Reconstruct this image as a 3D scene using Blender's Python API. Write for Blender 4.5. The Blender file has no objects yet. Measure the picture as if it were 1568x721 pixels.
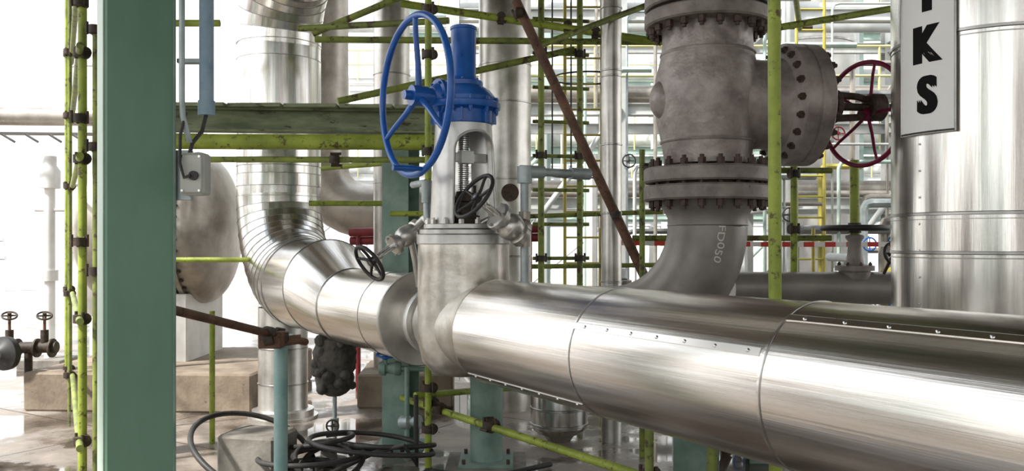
import bpy, math, random, bmesh
from mathutils import Vector, Matrix
random.seed(7)
V=Vector
scene=bpy.context.scene
PI=math.pi
# plan directions of the plant grid
PD=V((0.525,-0.851,0))      # along main pipe, toward the viewer / right
PN=V((-0.851,-0.525,0))     # across main pipe
UP=V((0,0,1))
CAMH=1.75

# ------------------------------------------------------------ materials
def srgb(r,g,b):
    f=lambda c:(c/255/12.92) if c/255<=0.04045 else ((c/255+0.055)/1.055)**2.4
    return (f(r),f(g),f(b),1)
def mat(name,c1,c2=None,rough=0.5,metal=0.0,scale=6.0,c3=None,s3=30,t3=0.62,bump=0.0,bscale=40,spec=0.5,mapscale=(1,1,1),uv=False,rvar=0.1,lo=0.35,hi=0.65,bump2=0,b2map=(0.12,30,1)):
    m=bpy.data.materials.new(name); m.use_nodes=True
    nt=m.node_tree; N=nt.nodes; L=nt.links
    bs=N['Principled BSDF']
    bs.inputs['Metallic'].default_value=metal
    bs.inputs['Specular IOR Level'].default_value=spec
    tc=N.new('ShaderNodeTexCoord'); mp=N.new('ShaderNodeMapping'); mp.inputs['Scale'].default_value=mapscale
    L.new(tc.outputs['UV' if uv else 'Object'],mp.inputs['Vector'])
    n=N.new('ShaderNodeTexNoise'); n.inputs['Scale'].default_value=scale; n.inputs['Detail'].default_value=6; n.inputs['Roughness'].default_value=0.6
    L.new(mp.outputs[0],n.inputs['Vector'])
    r=N.new('ShaderNodeValToRGB'); r.color_ramp.elements[0].position=lo; r.color_ramp.elements[1].position=hi
    r.color_ramp.elements[0].color=c1; r.color_ramp.elements[1].color=c2 or c1
    L.new(n.outputs['Fac'],r.inputs['Fac'])
    col=r.outputs['Color']
    if c3:
        n3=N.new('ShaderNodeTexNoise'); n3.inputs['Scale'].default_value=s3; n3.inputs['Detail'].default_value=8; n3.inputs['Roughness'].default_value=0.7
        L.new(mp.outputs[0],n3.inputs['Vector'])
        r3=N.new('ShaderNodeValToRGB'); r3.color_ramp.elements[0].position=t3; r3.color_ramp.elements[1].position=t3+0.06
        r3.color_ramp.elements[0].color=(0,0,0,1); r3.color_ramp.elements[1].color=(1,1,1,1)
        L.new(n3.outputs['Fac'],r3.inputs['Fac'])
        mx=N.new('ShaderNodeMix'); mx.data_type='RGBA'
        L.new(r3.outputs['Color'],mx.inputs[0]); L.new(col,mx.inputs[6]); mx.inputs[7].default_value=c3
        col=mx.outputs[2]
    L.new(col,bs.inputs['Base Color'])
    mr=N.new('ShaderNodeMapRange'); mr.inputs['To Min'].default_value=max(0.03,rough-rvar); mr.inputs['To Max'].default_value=rough+rvar
    L.new(n.outputs['Fac'],mr.inputs['Value']); L.new(mr.outputs[0],bs.inputs['Roughness'])
    if bump>0:
        nb=N.new('ShaderNodeTexNoise'); nb.inputs['Scale'].default_value=bscale; nb.inputs['Detail'].default_value=4
        L.new(mp.outputs[0],nb.inputs['Vector'])
        bp=N.new('ShaderNodeBump'); bp.inputs['Strength'].default_value=bump; bp.inputs['Distance'].default_value=0.02
        L.new(nb.outputs['Fac'],bp.inputs['Height']); L.new(bp.outputs[0],bs.inputs['Normal'])
        if bump2>0:
            mp2=N.new('ShaderNodeMapping'); mp2.inputs['Scale'].default_value=b2map; L.new(tc.outputs['UV' if uv else 'Object'],mp2.inputs['Vector'])
            n2=N.new('ShaderNodeTexNoise'); n2.inputs['Scale'].default_value=2.0; n2.inputs['Detail'].default_value=5; n2.inputs['Roughness'].default_value=0.7
            L.new(mp2.outputs[0],n2.inputs['Vector'])
            b2=N.new('ShaderNodeBump'); b2.inputs['Strength'].default_value=bump2; b2.inputs['Distance'].default_value=0.01
            L.new(n2.outputs['Fac'],b2.inputs['Height']); L.new(bp.outputs[0],b2.inputs['Normal']); L.new(b2.outputs[0],bs.inputs['Normal'])
    return m

CLAD=mat('aluminium_cladding',(0.62,0.56,0.50,1),(0.88,0.85,0.81,1),rough=0.23,metal=1,scale=1.4,uv=True,mapscale=(0.35,9,1),bump=0.09,bscale=1.3,rvar=0.06,bump2=0.09,lo=0.38,hi=0.6)
CLADV=mat('aluminium_cladding_riser',(0.56,0.53,0.49,1),(0.84,0.83,0.80,1),rough=0.21,metal=1,scale=1.4,uv=True,mapscale=(0.35,7,1),bump=0.13,bscale=1.3,rvar=0.06,bump2=0.07,lo=0.38,hi=0.6)
CLADD=mat('dull_cladding',(0.44,0.42,0.39,1),(0.68,0.66,0.62,1),rough=0.34,metal=0.85,scale=4,bump=0.1,bscale=8)
VBODY=mat('valve_jacket_metal',(0.44,0.40,0.34,1),(0.82,0.79,0.73,1),rough=0.34,metal=0.8,scale=4,c3=(0.36,0.30,0.23,1),s3=12,t3=0.68,bump=0.2,bscale=12)
YOKE=mat('aluminium_paint',(0.52,0.51,0.48,1),(0.70,0.69,0.67,1),rough=0.36,metal=0.6,scale=8,c3=(0.34,0.29,0.22,1),s3=25,t3=0.69)
SEAM=mat('seam_metal',(0.34,0.33,0.32,1),(0.5,0.49,0.47,1),rough=0.3,metal=1)
SCREW=mat('screw_steel',(0.8,0.8,0.8,1),rough=0.25,metal=1)
BLUE=mat('blue_paint',(0.009,0.085,0.36,1),(0.016,0.13,0.50,1),rough=0.3,scale=7)
GREEN=mat('green_column_paint',srgb(98,134,112),srgb(114,149,127),rough=0.5,scale=2.2,mapscale=(1,1,0.4),c3=srgb(138,162,146),s3=9,t3=0.69)
GREENLIT=mat('green_lit_side',srgb(166,190,172),srgb(190,205,192),rough=0.5,scale=5)  # paler green, the lit look of the column's left side put into colour
TEAL=mat('teal_post_paint',srgb(100,128,116),srgb(132,154,142),rough=0.55,scale=5,c3=srgb(120,100,80),s3=14,t3=0.66)
LTEAL=mat('pale_teal_paint',srgb(126,164,160),srgb(156,184,180),rough=0.5,scale=8,c3=srgb(105,85,65),s3=20,t3=0.66)
LIME=mat('scaffold_lime_paint',srgb(124,138,48),srgb(166,180,70),rough=0.5,scale=5,c3=srgb(88,80,40),s3=14,t3=0.56)
OLIVE=mat('scaffold_olive_paint',srgb(98,108,56),srgb(146,158,72),rough=0.55,scale=4,c3=srgb(78,66,44),s3=12,t3=0.55)
RUST=mat('rusty_tube',srgb(80,55,42),srgb(122,90,70),rough=0.7,scale=8,c3=srgb(60,40,30),s3=22,t3=0.58)
COUP=mat('coupler_dark_steel',srgb(40,34,28),srgb(78,62,48),rough=0.65,scale=25)
CAST=mat('weathered_cast_steel',srgb(128,118,115),srgb(182,172,167),rough=0.42,metal=0.35,scale=4,c3=srgb(122,88,74),s3=6,t3=0.63,bump=0.5,bscale=13)
CASTF=mat('weathered_flange_steel',srgb(116,108,104),srgb(156,147,141),rough=0.55,metal=0.25,scale=7,c3=srgb(94,72,60),s3=12,t3=0.62)
GPIPE=mat('grey_primer_pipe',srgb(128,122,117),srgb(158,151,145),rough=0.40,metal=0.3,scale=3)
BOLT=mat('bolt_rust',srgb(66,52,46),srgb(94,78,70),rough=0.6,metal=0.4,scale=30)
MAROON=mat('maroon_paint',srgb(112,16,58),srgb(142,30,72),rough=0.45,scale=9)
BLACK=mat('black_paint',(0.015,0.014,0.014,1),(0.03,0.028,0.026,1),rough=0.5,scale=10)
LAGB=mat('black_lagging',(0.025,0.022,0.02,1),(0.11,0.10,0.085,1),rough=0.8,scale=9,bump=0.8,bscale=26)
RUBBER=mat('hose_rubber',(0.02,0.019,0.018,1),(0.05,0.047,0.043,1),rough=0.55,scale=8)
WHITE=mat('white_paint',srgb(206,203,198),srgb(228,226,221),rough=0.5,scale=3,c3=srgb(190,180,166),s3=7,t3=0.70)
PALE=mat('pale_structural_paint',srgb(176,178,175),srgb(204,206,203),rough=0.6,scale=2)
PALEG=mat('pale_green_steel',srgb(156,178,168),srgb(186,203,194),rough=0.6,scale=2)
MIDG=mat('mid_grey_pipework',srgb(116,118,118),srgb(154,154,152),rough=0.5,scale=2,metal=0.3)
FAR=mat('far_white_steel',srgb(205,208,208),srgb(224,226,225),rough=0.6,scale=1)
CREAM=mat('weathered_grey_cladding',srgb(142,134,124),srgb(184,177,167),rough=0.36,metal=0.5,scale=3,c3=srgb(132,114,98),s3=6,t3=0.68)
BEAM=mat('weathered_beam',srgb(98,108,82),srgb(150,158,126),rough=0.7,scale=6,c3=srgb(76,62,48),s3=10,t3=0.58,mapscale=(0.5,1,2))
GALV=mat('galvanised_conduit',srgb(146,156,156),srgb(180,189,189),rough=0.45,metal=0.4,scale=7)
LBLUE=mat('light_blue_conduit',srgb(122,150,168),srgb(150,174,190),rough=0.5,scale=8)
BOXM=mat('box_grey',srgb(172,174,168),srgb(194,195,188),rough=0.5,scale=6)
CONC=mat('plinth_concrete',srgb(120,106,92),srgb(154,140,122),rough=0.85,scale=4,c3=srgb(94,82,70),s3=9,t3=0.62,bump=0.2,bscale=30)
CONCG=mat('block_concrete',srgb(108,104,96),srgb(144,139,130),rough=0.85,scale=5,bump=0.2,bscale=30)
DECKM=mat('shade_deck_concrete',srgb(92,82,70),srgb(118,106,92),rough=0.85,scale=1.5)  # for the unseen deck added as a shade
SIGNW=mat('sign_white',srgb(244,243,240),srgb(250,249,247),rough=0.4,scale=3)
SIGNK=mat('sign_black',(0.008,0.008,0.008,1),rough=0.8,spec=0.2)
CHALK=mat('chalk_mark',srgb(220,217,211),rough=0.9)
TAPER=mat('tape_red',srgb(200,60,50),rough=0.6); TAPEW=mat('tape_white',srgb(235,230,225),rough=0.6)
REDP=mat('dark_red_paint',srgb(100,22,28),srgb(128,34,38),rough=0.5,scale=5)
YELL=mat('yellow_handrail',srgb(182,168,72),srgb(204,192,102),rough=0.5)
YELP=mat('pale_yellow_handrail',srgb(206,198,134),srgb(220,214,156),rough=0.5)

# ------------------------------------------------------------ mesh builder
def frame(ax):
    ax=ax.normalized()
    t=UP if abs(ax.z)<0.9 else V((1,0,0))
    u=t.cross(ax).normalized(); w=ax.cross(u).normalized()
    return u,w
class B:
    def __init__(s,name): s.name=name;s.v=[];s.f=[];s.m=[];s.uv=[];s.mats=[]
    def mi(s,m):
        if m not in s.mats: s.mats.append(m)
        return s.mats.index(m)
    def face(s,idx,mi,uv=None):
        s.f.append(idx);s.m.append(mi);s.uv.append(uv or [(0,0)]*len(idx))
    def rings(s,data,m,seg=24,caps=True,closed=False,split=False,ph=0.0):
        mi=s.mi(m); n=len(data)
        u,w=frame(data[0][1]); prev=data[0][1].normalized()
        R=[];L=[0]
        for i,(c,t,r) in enumerate(data):
            t=t.normalized()
            if i>0:
                q=prev.rotation_difference(t); u=(q@u).normalized(); w=t.cross(u).normalized(); prev=t
                pc,pt,pr=data[i-1]; L.append(L[-1]+math.hypot((c-pc).length,r-pr))
            R.append([c+(u*math.cos(2*PI*k/seg+ph)+w*math.sin(2*PI*k/seg+ph))*r for k in range(seg)])
        rr=max(d[2] for d in data)
        def add(ring):
            b=len(s.v); s.v.extend(ring); return b
        pairs=[(i,i+1) for i in range(n-1)]
        if closed: pairs.append((n-1,0)); L.append(L[-1]+(data[0][0]-data[-1][0]).length)
        if not split: bs=[add(r) for r in R]
        o0=(data[0][0].x*5.3+data[0][0].z*2.1)%9
        for (i,j) in pairs:
            if split: a=add(R[i]); b=add(R[j])
            else: a=bs[i]; b=bs[j]
            l0=L[i]; l1=L[i+1]
            off=(i*3.7 if split else 0)+o0
            for k in range(seg):
                k2=(k+1)%seg
                v0=2*PI*rr*k/seg+off; v1=2*PI*rr*(k+1)/seg+off
                s.face([a+k,a+k2,b+k2,b+k],mi,[(l0,v0),(l0,v1),(l1,v1),(l1,v0)])
        if caps and not closed:
            if data[0][2]>1e-4:
                a=add(R[0]); s.face([a+k for k in reversed(range(seg))],mi)
            if data[-1][2]>1e-4:
                a=add(R[-1]); s.face([a+k for k in range(seg)],mi)
    def cyl(s,a,b,r,m,r2=None,seg=20,caps=True):
        a=V(a);b=V(b); t=b-a
        s.rings([(a,t,r),(b,t,r if r2 is None else r2)],m,seg,caps)
    def lathe(s,prof,o,ax,m,seg=40,caps=True):
        o=V(o);ax=V(ax).normalized()
        s.rings([(o+ax*z,ax,r) for r,z in prof],m,seg,caps)
    def path(s,pts,r,m,seg=14,caps=True,closed=False,split=False):
        pts=[V(p) for p in pts]; d=[]; n=len(pts)
        for i,p in enumerate(pts):
            if closed: t=pts[(i+1)%n]-pts[i-1]
            else: t=pts[min(i+1,n-1)]-pts[max(i-1,0)]
            if not closed and 0<i<n-1:
                t=(pts[i+1]-p).normalized()+(p-pts[i-1]).normalized()
            rr=r[i] if isinstance(r,(list,tuple)) else r
            d.append((p,t,rr))
        s.rings(d,m,seg,caps,closed,split)
    def torus(s,c,ax,R,r,m,seg=48,rs=10):
        c=V(c); u,w=frame(V(ax))
        d=[]
        for k in range(seg):
            a=2*PI*k/seg
            d.append((c+(u*math.cos(a)+w*math.sin(a))*R, -u*math.sin(a)+w*math.cos(a), r))
        s.rings(d,m,rs,False,True)
    def box(s,c,size,m,ux=None,uz=None,bev=0.0):
        c=V(c); ux=(V(ux) if ux is not None else V((1,0,0))).normalized(); uz=(V(uz) if uz is not None else UP).normalized()
        uy=uz.cross(ux).normalized(); uz=ux.cross(uy)
        hx,hy,hz=size[0]/2,size[1]/2,size[2]/2; mi=s.mi(m)
        if bev<=0: bev=min(hx,hy,hz)*0.12
        def ring(x,y,z,b):
            return [c+ux*px+uy*py+uz*z for px,py in [(-x+b,-y),(x-b,-y),(x,-y+b),(x,y-b),(x-b,y),(-x+b,y),(-x,y-b),(-x,-y+b)]]
        rs=[ring(hx-bev,hy-bev,-hz,bev*.5),ring(hx,hy,-hz+bev,bev),ring(hx,hy,hz-bev,bev),ring(hx-bev,hy-bev,hz,bev*.5)]
        bs=[]
        for r_ in rs: bs.append(len(s.v)); s.v.extend(r_)
        for i in range(3):
            for k in range(8):
                k2=(k+1)%8
                s.face([bs[i]+k,bs[i]+k2,bs[i+1]+k2,bs[i+1]+k],mi)
        s.face([bs[0]+k for k in reversed(range(8))],mi); s.face([bs[3]+k for k in range(8)],mi)
    def hbeam(s,a,b,w,h,m,side=None,t=0.014):
        a=V(a);b=V(b);ax=(b-a).normalized(); sd=V(side).normalized() if side is not None else frame(ax)[0]
        up=ax.cross(sd).normalized(); L=(b-a).length; c=(a+b)/2
        for sg in (1,-1): s.box(c+up*sg*(h/2-t/2),(L,w,t),m,ux=ax,uz=up)
        s.box(c,(L,t*0.8,h-2*t),m,ux=ax,uz=up)
    def bolts(s,c,ax,R,n,r,h,m,ph=0.0):
        c=V(c);ax=V(ax).normalized(); u,w=frame(ax)
        for k in range(n):
            a=2*PI*(k+ph)/n; p=c+(u*math.cos(a)+w*math.sin(a))*R
            s.cyl(p,p+ax*h,r,m,seg=6)
            s.cyl(p+ax*h,p+ax*(h*1.45),r*0.55,m,seg=8)
    def flange(s,c,ax,R,t,m,ri=0,seg=48):
        c=V(c); b=t*0.12
        s.lathe([(R-b,0),(R,b),(R,t-b),(R-b,t)],c,ax,m,seg)
    def wheel(s,c,ax,R,r,m,spokes=4,hub=0.05,dish=0.0,ph=0.0,sr=None,hl=0.08):
        c=V(c);ax=V(ax).normalized();u,w=frame(ax); sr=sr or r*0.75
        s.torus(c,ax,R,r,m,64,12)
        s.cyl(c-ax*(dish+hl/2),c-ax*(dish-hl/2),hub,m)
        for k in range(spokes):
            a=2*PI*k/spokes+ph; d=u*math.cos(a)+w*math.sin(a)
            p0=c-ax*dish+d*hub*0.6; p3=c+d*R
            pts=[p0,p0+(p3-p0)*0.35-ax*dish*0.1,p0+(p3-p0)*0.75+ax*dish*0.12,p3]
            s.path(pts,[sr*1.25,sr*1.1,sr,sr*0.95],m,10)
    def coupler(s,c,a1,a2):
        c=V(c); a1=V(a1).normalized(); a2=V(a2).normalized()
        s.cyl(c-a1*0.028,c+a1*0.028,0.042,COUP,seg=12); 
        o=a1.cross(a2).normalized()*0.035
        s.cyl(c+o-a2*0.028,c+o+a2*0.028,0.04,COUP,seg=12)
        s.cyl(c+o*0.5+a2*0.045-a1*0.035,c+o*0.5+a2*0.045+a1*0.05,0.011,COUP,seg=8)
        s.cyl(c-o*0.5-a2*0.045-a1*0.035,c-o*0.5-a2*0.045+a1*0.05,0.011,COUP,seg=8)
    def done(s,ang=38,bevel=False):
        me=bpy.data.meshes.new(s.name); me.from_pydata([tuple(p) for p in s.v],[],s.f)
        for m in s.mats: me.materials.append(m)
        me.polygons.foreach_set('material_index',s.m)
        me.polygons.foreach_set('use_smooth',[True]*len(s.f))
        uvl=me.uv_layers.new(name='UVMap'); flat=[]
        for q in s.uv:
            for a in q: flat.extend(a)
        uvl.data.foreach_set('uv',flat)
        me.set_sharp_from_angle(angle=math.radians(ang))
        me.update()
        o=bpy.data.objects.new(s.name,me); scene.collection.objects.link(o); return o
def arc(c,d1,d2,R,n):
    c=V(c); return [c+(V(d1)*math.cos(PI/2*i/n)+V(d2)*math.sin(PI/2*i/n))*R for i in range(n+1)]

# ------------------------------------------------------------ ground
def ground():
    b=B('ground')
    m=bpy.data.materials.new('concrete_paving'); m.use_nodes=True; nt=m.node_tree;N=nt.nodes;L=nt.links;bs=N['Principled BSDF']
    tc=N.new('ShaderNodeTexCoord'); mp=N.new('ShaderNodeMapping'); mp.inputs['Rotation'].default_value=(0,0,math.radians(31.7)); L.new(tc.outputs['Object'],mp.inputs[0])
    br=N.new('ShaderNodeTexBrick'); br.offset=0; br.inputs['Scale'].default_value=1; br.inputs['Brick Width'].default_value=2.4; br.inputs['Row Height'].default_value=2.4
    br.inputs['Mortar Size'].default_value=0.014; br.inputs['Color1'].default_value=(1,1,1,1);br.inputs['Color2'].default_value=(0.9,0.88,0.86,1);br.inputs['Mortar'].default_value=(0.35,0.32,0.3,1)
    L.new(mp.outputs[0],br.inputs['Vector'])
    n=N.new('ShaderNodeTexNoise');n.inputs['Scale'].default_value=0.9;n.inputs['Detail'].default_value=9;n.inputs['Roughness'].default_value=0.62
    L.new(tc.outputs['Object'],n.inputs['Vector'])
    r=N.new('ShaderNodeValToRGB');r.color_ramp.elements[0].position=0.40;r.color_ramp.elements[0].color=srgb(66,60,54);r.color_ramp.elements[1].position=0.66;r.color_ramp.elements[1].color=srgb(174,163,153)
    e=r.color_ramp.elements.new(0.50); e.color=srgb(124,114,105)
    L.new(n.outputs['Fac'],r.inputs[0])
    mx=N.new('ShaderNodeMix');mx.data_type='RGBA';mx.blend_type='MULTIPLY';mx.inputs[0].default_value=1
    L.new(r.outputs[0],mx.inputs[6]);L.new(br.outputs['Color'],mx.inputs[7]);L.new(mx.outputs[2],bs.inputs['Base Color'])
    r2=N.new('ShaderNodeValToRGB');r2.color_ramp.elements[0].position=0.47;r2.color_ramp.elements[0].color=(0.045,)*3+(1,);r2.color_ramp.elements[1].position=0.57;r2.color_ramp.elements[1].color=(0.6,)*3+(1,)
    L.new(n.outputs['Fac'],r2.inputs[0]);L.new(r2.outputs[0],bs.inputs['Roughness'])
    b.mats=[m]; S=90
    b.v=[V((-S,-S,0)),V((S,-S,0)),V((S,S,0)),V((-S,S,0))]; b.face([0,1,2,3],0)
    b.done()
ground()

# ------------------------------------------------------------ main pipe
def ax(Y,z=1.23): return V((2.96-0.617*Y,Y,z))
def clad_joint(b,c,a,r,w=0.012,h=0.005,m=SEAM):
    b.lathe([(r-0.002,-w),(r+h,-w*0.6),(r+h,w*0.6),(r-0.002,w)],c,a,m,64,False)
def main_pipe():
    b=B('insulated_steam_pipe')
    ys=[4.93,3.98,3.04,2.10,1.16,0.2,-0.8]
    for i in range(len(ys)-1):
        r=0.300+0.004*i if i<4 else 0.312
        p,q=ax(ys[i]),ax(ys[i+1])
        d=(q-p).normalized()
        b.lathe([(r-0.012,-0.002),(r,0),(r+0.001,0.06),(r+0.001,(q-p).length+0.02),(r-0.003,(q-p).length+0.021)],p,d,CLAD,96,False)
        if i>0: clad_joint(b,p+d*0.015,d,r,0.004,0.0035)
        phi=math.radians([-50,28,57,38,20,60][i])
        rad=PN*math.cos(phi)+UP*math.sin(phi)
        L=(q-p).length; tng=rad.cross(d)
        b.box(p+d*(L/2)+rad*(r+0.0015),(L-0.03,0.03,0.004),CLAD,ux=d,uz=rad)
        b.box(p+d*(L/2)+rad*(r+0.0015)+tng*0.016,(L-0.03,0.002,0.005),SEAM,ux=d,uz=rad)
        k=max(2,int(L/0.14))
        for j in range(k):
            c=p+d*(0.09+(L-0.16)*j/(k-1))+rad*(r+0.002)
            b.lathe([(0.0075,0),(0.0075,0.004),(0.004,0.0065)],c,rad,SCREW,10)
    b.lathe([(0.10,-0.004),(0.285,-0.004),(0.302,0.004)],ax(4.93),PD,CLADD,64)
    ZE=1.36
    p=ax(5.78); d=-PD
    b.lathe([(0.12,0),(0.315,0),(0.322,0.006),(0.322,0.03),(0.303,0.034)],p,d,CLADD,72)
    q=ax(6.88); b.lathe([(0.302,0.03),(0.302,(q-p).length)],p,d,CLAD,80,False)
    clad_joint(b,p+d*0.42,d,0.302,0.004,0.003); clad_joint(b,q,d,0.304,0.007,0.005)
    e=ax(7.33,ZE); b.rings([(q,d,0.304),(e,d,0.41)],CLAD,80,False); clad_joint(b,e,d,0.41,0.006,0.004)
    C=ax(8.6,ZE); s0=C+PD*0.84
    b.lathe([(0.41,0),(0.41,(s0-e).length+0.001)],e,d,CLADV,80,False)
    cen=s0+UP*0.84
    n=11
    pts=arc(cen,-UP,-PD,0.84,n)
    b.path(pts,0.412,CLADV,72,False,split=True)
    for i,pt in enumerate(pts):
        a=PI/2*i/n; tg=(-PD*math.cos(a)+UP*math.sin(a)); clad_joint(b,pt,tg,0.412,0.004,0.004)
    top=V((C.x,C.y,3.72))
    base=pts[-1]; zz=[base.z,2.30,2.42,2.50,2.57,3.05,3.56,top.z]
    for i in range(len(zz)-1):
        b.lathe([(0.408+0.003*(i%2),0),(0.408+0.003*(i%2),zz[i+1]-zz[i]+0.001)],(C.x,C.y,zz[i]),UP,CLADV,80,False)
        clad_joint(b,V((C.x,C.y,zz[i+1])),UP,0.41,0.005,0.005)
    cen2=top+PD*0.75; pts=arc(cen2,-PD,UP,0.75,7); b.path(pts,0.412,CLADV,72,False,split=True)
    for i,pt in enumerate(pts):
        a=PI/2*i/7; clad_joint(b,pt,(UP*math.cos(a)+PD*math.sin(a)),0.412,0.005,0.005)
    b.lathe([(0.41,0),(0.41,6.0)],pts[-1],PD,CLADV,72)
    L=V((-2.28,8.5,0)); b.lathe([(0.34,0),(0.34,0.03),(0.30,0.03),(0.30,0.09),(0.245,0.10),(0.24,0.12),(0.24,1.1)],L,UP,CLADD,56,False)
    for z in (0.35,0.7): clad_joint(b,L+UP*z,UP,0.24,0.008,0.006)
    b.done()
main_pipe()

# ------------------------------------------------------------ gate valve with blue operator
def gate_valve():
    b=B('large_gate_valve'); O=V((-0.30,5.28,0))
    b.lathe([(0.0,0.925),(0.12,0.93),(0.20,0.955),(0.255,1.02),(0.278,1.12),(0.283,1.23),(0.283,1.50),(0.280,1.74),(0.276,1.785),(0.26,1.79)],O,UP,VBODY,72)
    b.lathe([(0.285,1.735),(0.289,1.74),(0.289,1.79),(0.284,1.795)],O,UP,YOKE,72,False)
    c=V((O.x,O.y,1.23))
    b.lathe([(0.255,0),(0.262,0.25),(0.285,0.40)],c,PD,VBODY,64)
    b.lathe([(0.235,0),(0.225,0.26),(0.19,0.31),(0.185,0.60)],c,-PD,VBODY,56)
    b.lathe([(0.222,0.36),(0.225,0.37),(0.225,0.41),(0.222,0.42)],c,-PD,YOKE,56)
    b.flange(O+UP*1.795,UP,0.27,0.03,YOKE); b.flange(O+UP*1.828,UP,0.245,0.03,YOKE)
    b.bolts(O+UP*1.858,UP,0.222,14,0.018,0.026,CLADD)
    z0,z1=1.858,2.48; zw=2.42; c0=math.atan2(PD.y,PD.x); w0=math.radians(46)
    def wid(z):
        if z>=zw: return 0.0
        za=zw-0.12
        return w0 if z<=za else w0*math.sqrt(max(0,1-((z-za)/0.12)**2))
    rows=[z0,z0+0.03]+[z0+0.03+(zw-0.12-z0-0.03)*i/4 for i in range(1,5)]+[zw-0.12+0.12*math.sin(PI/2*i/10) for i in range(1,11)]+[z1]
    mi=b.mi(YOKE)
    for leg in (0,1):
        NC=22; out=[];inn=[]
        for z in rows:
            w=wid(z) if z>z0 else w0; w=w0 if z<=z0+0.03 else w
            ro=0.205-0.03*(z-z0)/(z1-z0); ri=ro-0.028
            A=c0+leg*PI+w; Bn=c0+leg*PI+PI-w
            ro_=[];ri_=[]
            for k in range(NC+1):
                t=A+(Bn-A)*k/NC; d=V((math.cos(t),math.sin(t),0))
                ro_.append(len(b.v)); b.v.append(V((O.x,O.y,z))+d*ro)
                ri_.append(len(b.v)); b.v.append(V((O.x,O.y,z))+d*ri)
            out.append(ro_);inn.append(ri_)
        for i in range(len(rows)-1):
            for k in range(NC):
                b.face([out[i][k],out[i][k+1],out[i+1][k+1],out[i+1][k]],mi)
                b.face([inn[i][k+1],inn[i][k],inn[i+1][k],inn[i+1][k+1]],mi)
            b.face([out[i][0],out[i+1][0],inn[i+1][0],inn[i][0]],mi)
            b.face([out[i][NC],inn[i][NC],inn[i+1][NC],out[i+1][NC]],mi)
    for leg in (0,PI):
        pts=[]
        zs=[r for r in rows if r<=zw]
        for z in zs:
            ro=0.207-0.03*(z-z0)/(z1-z0); t=c0+leg-wid(z)-0.02; pts.append(V((O.x+ro*math.cos(t),O.y+ro*math.sin(t),z)))
        for z in reversed(zs):
            ro=0.207-0.03*(z-z0)/(z1-z0); t=c0+leg+wid(z)+0.02; pts.append(V((O.x+ro*math.cos(t),O.y+ro*math.sin(t),z)))
        b.path(pts,0.008,YOKE,8)
    b.cyl(O+UP*1.85,O+UP*2.60,0.03,SCREW,seg=24)
    for i in range(30): b.torus(O+UP*(2.06+i*0.013),UP,0.030,0.004,CLADD,20,6)
    b.lathe([(0.10,1.85),(0.10,1.91),(0.065,1.92),(0.065,1.99),(0.09,2.0),(0.09,2.025),(0.05,2.03),(0.045,2.06)],O,UP,COUP,28)
    for sg in (1,-1):
        b.cyl(O+PN*sg*0.078+UP*1.9,O+PN*sg*0.078+UP*2.10,0.010,COUP,seg=8)
        b.cyl(O+PN*sg*0.078+UP*2.03,O+PN*sg*0.078+UP*2.055,0.02,COUP,seg=6)
    b.box(O+UP*2.27,(0.30,0.05,0.055),YOKE,ux=PN)
    b.box(O+UP*2.27+PD*0.03,(0.09,0.05,0.08),YOKE,ux=PN)
    b.cyl(O+PN*0.10+UP*1.87,O+PN*0.10+UP*2.4,0.008,SCREW,seg=8)
    b.lathe([(0.178,2.47),(0.183,2.475),(0.183,2.55),(0.196,2.56),(0.225,2.565),(0.228,2.572),(0.228,2.60),(0.222,2.607),(0.205,2.61),(0.205,2.632),(0.19,2.65),(0.165,2.68),(0.135,2.70),(0.12,2.71),(0.12,2.735),(0.115,2.74),(0.088,2.745),(0.082,2.76),(0.0775,2.77),(0.0775,3.055),(0.082,3.06),(0.082,3.075),(0.07,3.082),(0,3.084)],O,UP,BLUE,64)
    b.bolts(O+UP*2.605,UP,0.213,12,0.013,0.018,BLUE,0.5); b.bolts(O+UP*2.565,-UP,0.21,12,0.013,0.02,BLUE,0.5)
    b.bolts(O+UP*2.735,UP,0.10,6,0.010,0.014,BLUE)
    for k in range(8):
        a=2*PI*k/8; d=V((math.cos(a),math.sin(a),0)); b.box(O+d*0.188+UP*2.515,(0.03,0.014,0.08),BLUE,ux=d)
    zc=2.625; s=O+UP*zc
    b.lathe([(0.11,0.05),(0.105,0.15),(0.115,0.16),(0.115,0.185),(0.09,0.19),(0.07,0.215),(0.055,0.22),(0.052,0.27),(0.03,0.275),(0.028,0.40)],s,PN,BLUE,32)
    b.bolts(s+PN*0.185,PN,0.098,6,0.009,0.012,BLUE)
    W=s+PN*0.335
    b.wheel(W,PN,0.475,0.0215,BLUE,3,0.062,0.03,math.radians(88),0.017,0.10)
    hp=W-UP*0.45+PN*0.0+ (V((PN.y,-PN.x,0))*-0.14)
    b.path([hp,hp+PN*0.05,hp+PN*0.07,hp+PN*0.20],[0.012,0.014,0.019,0.017],BLUE,12)
    b.done()
gate_valve()

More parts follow.
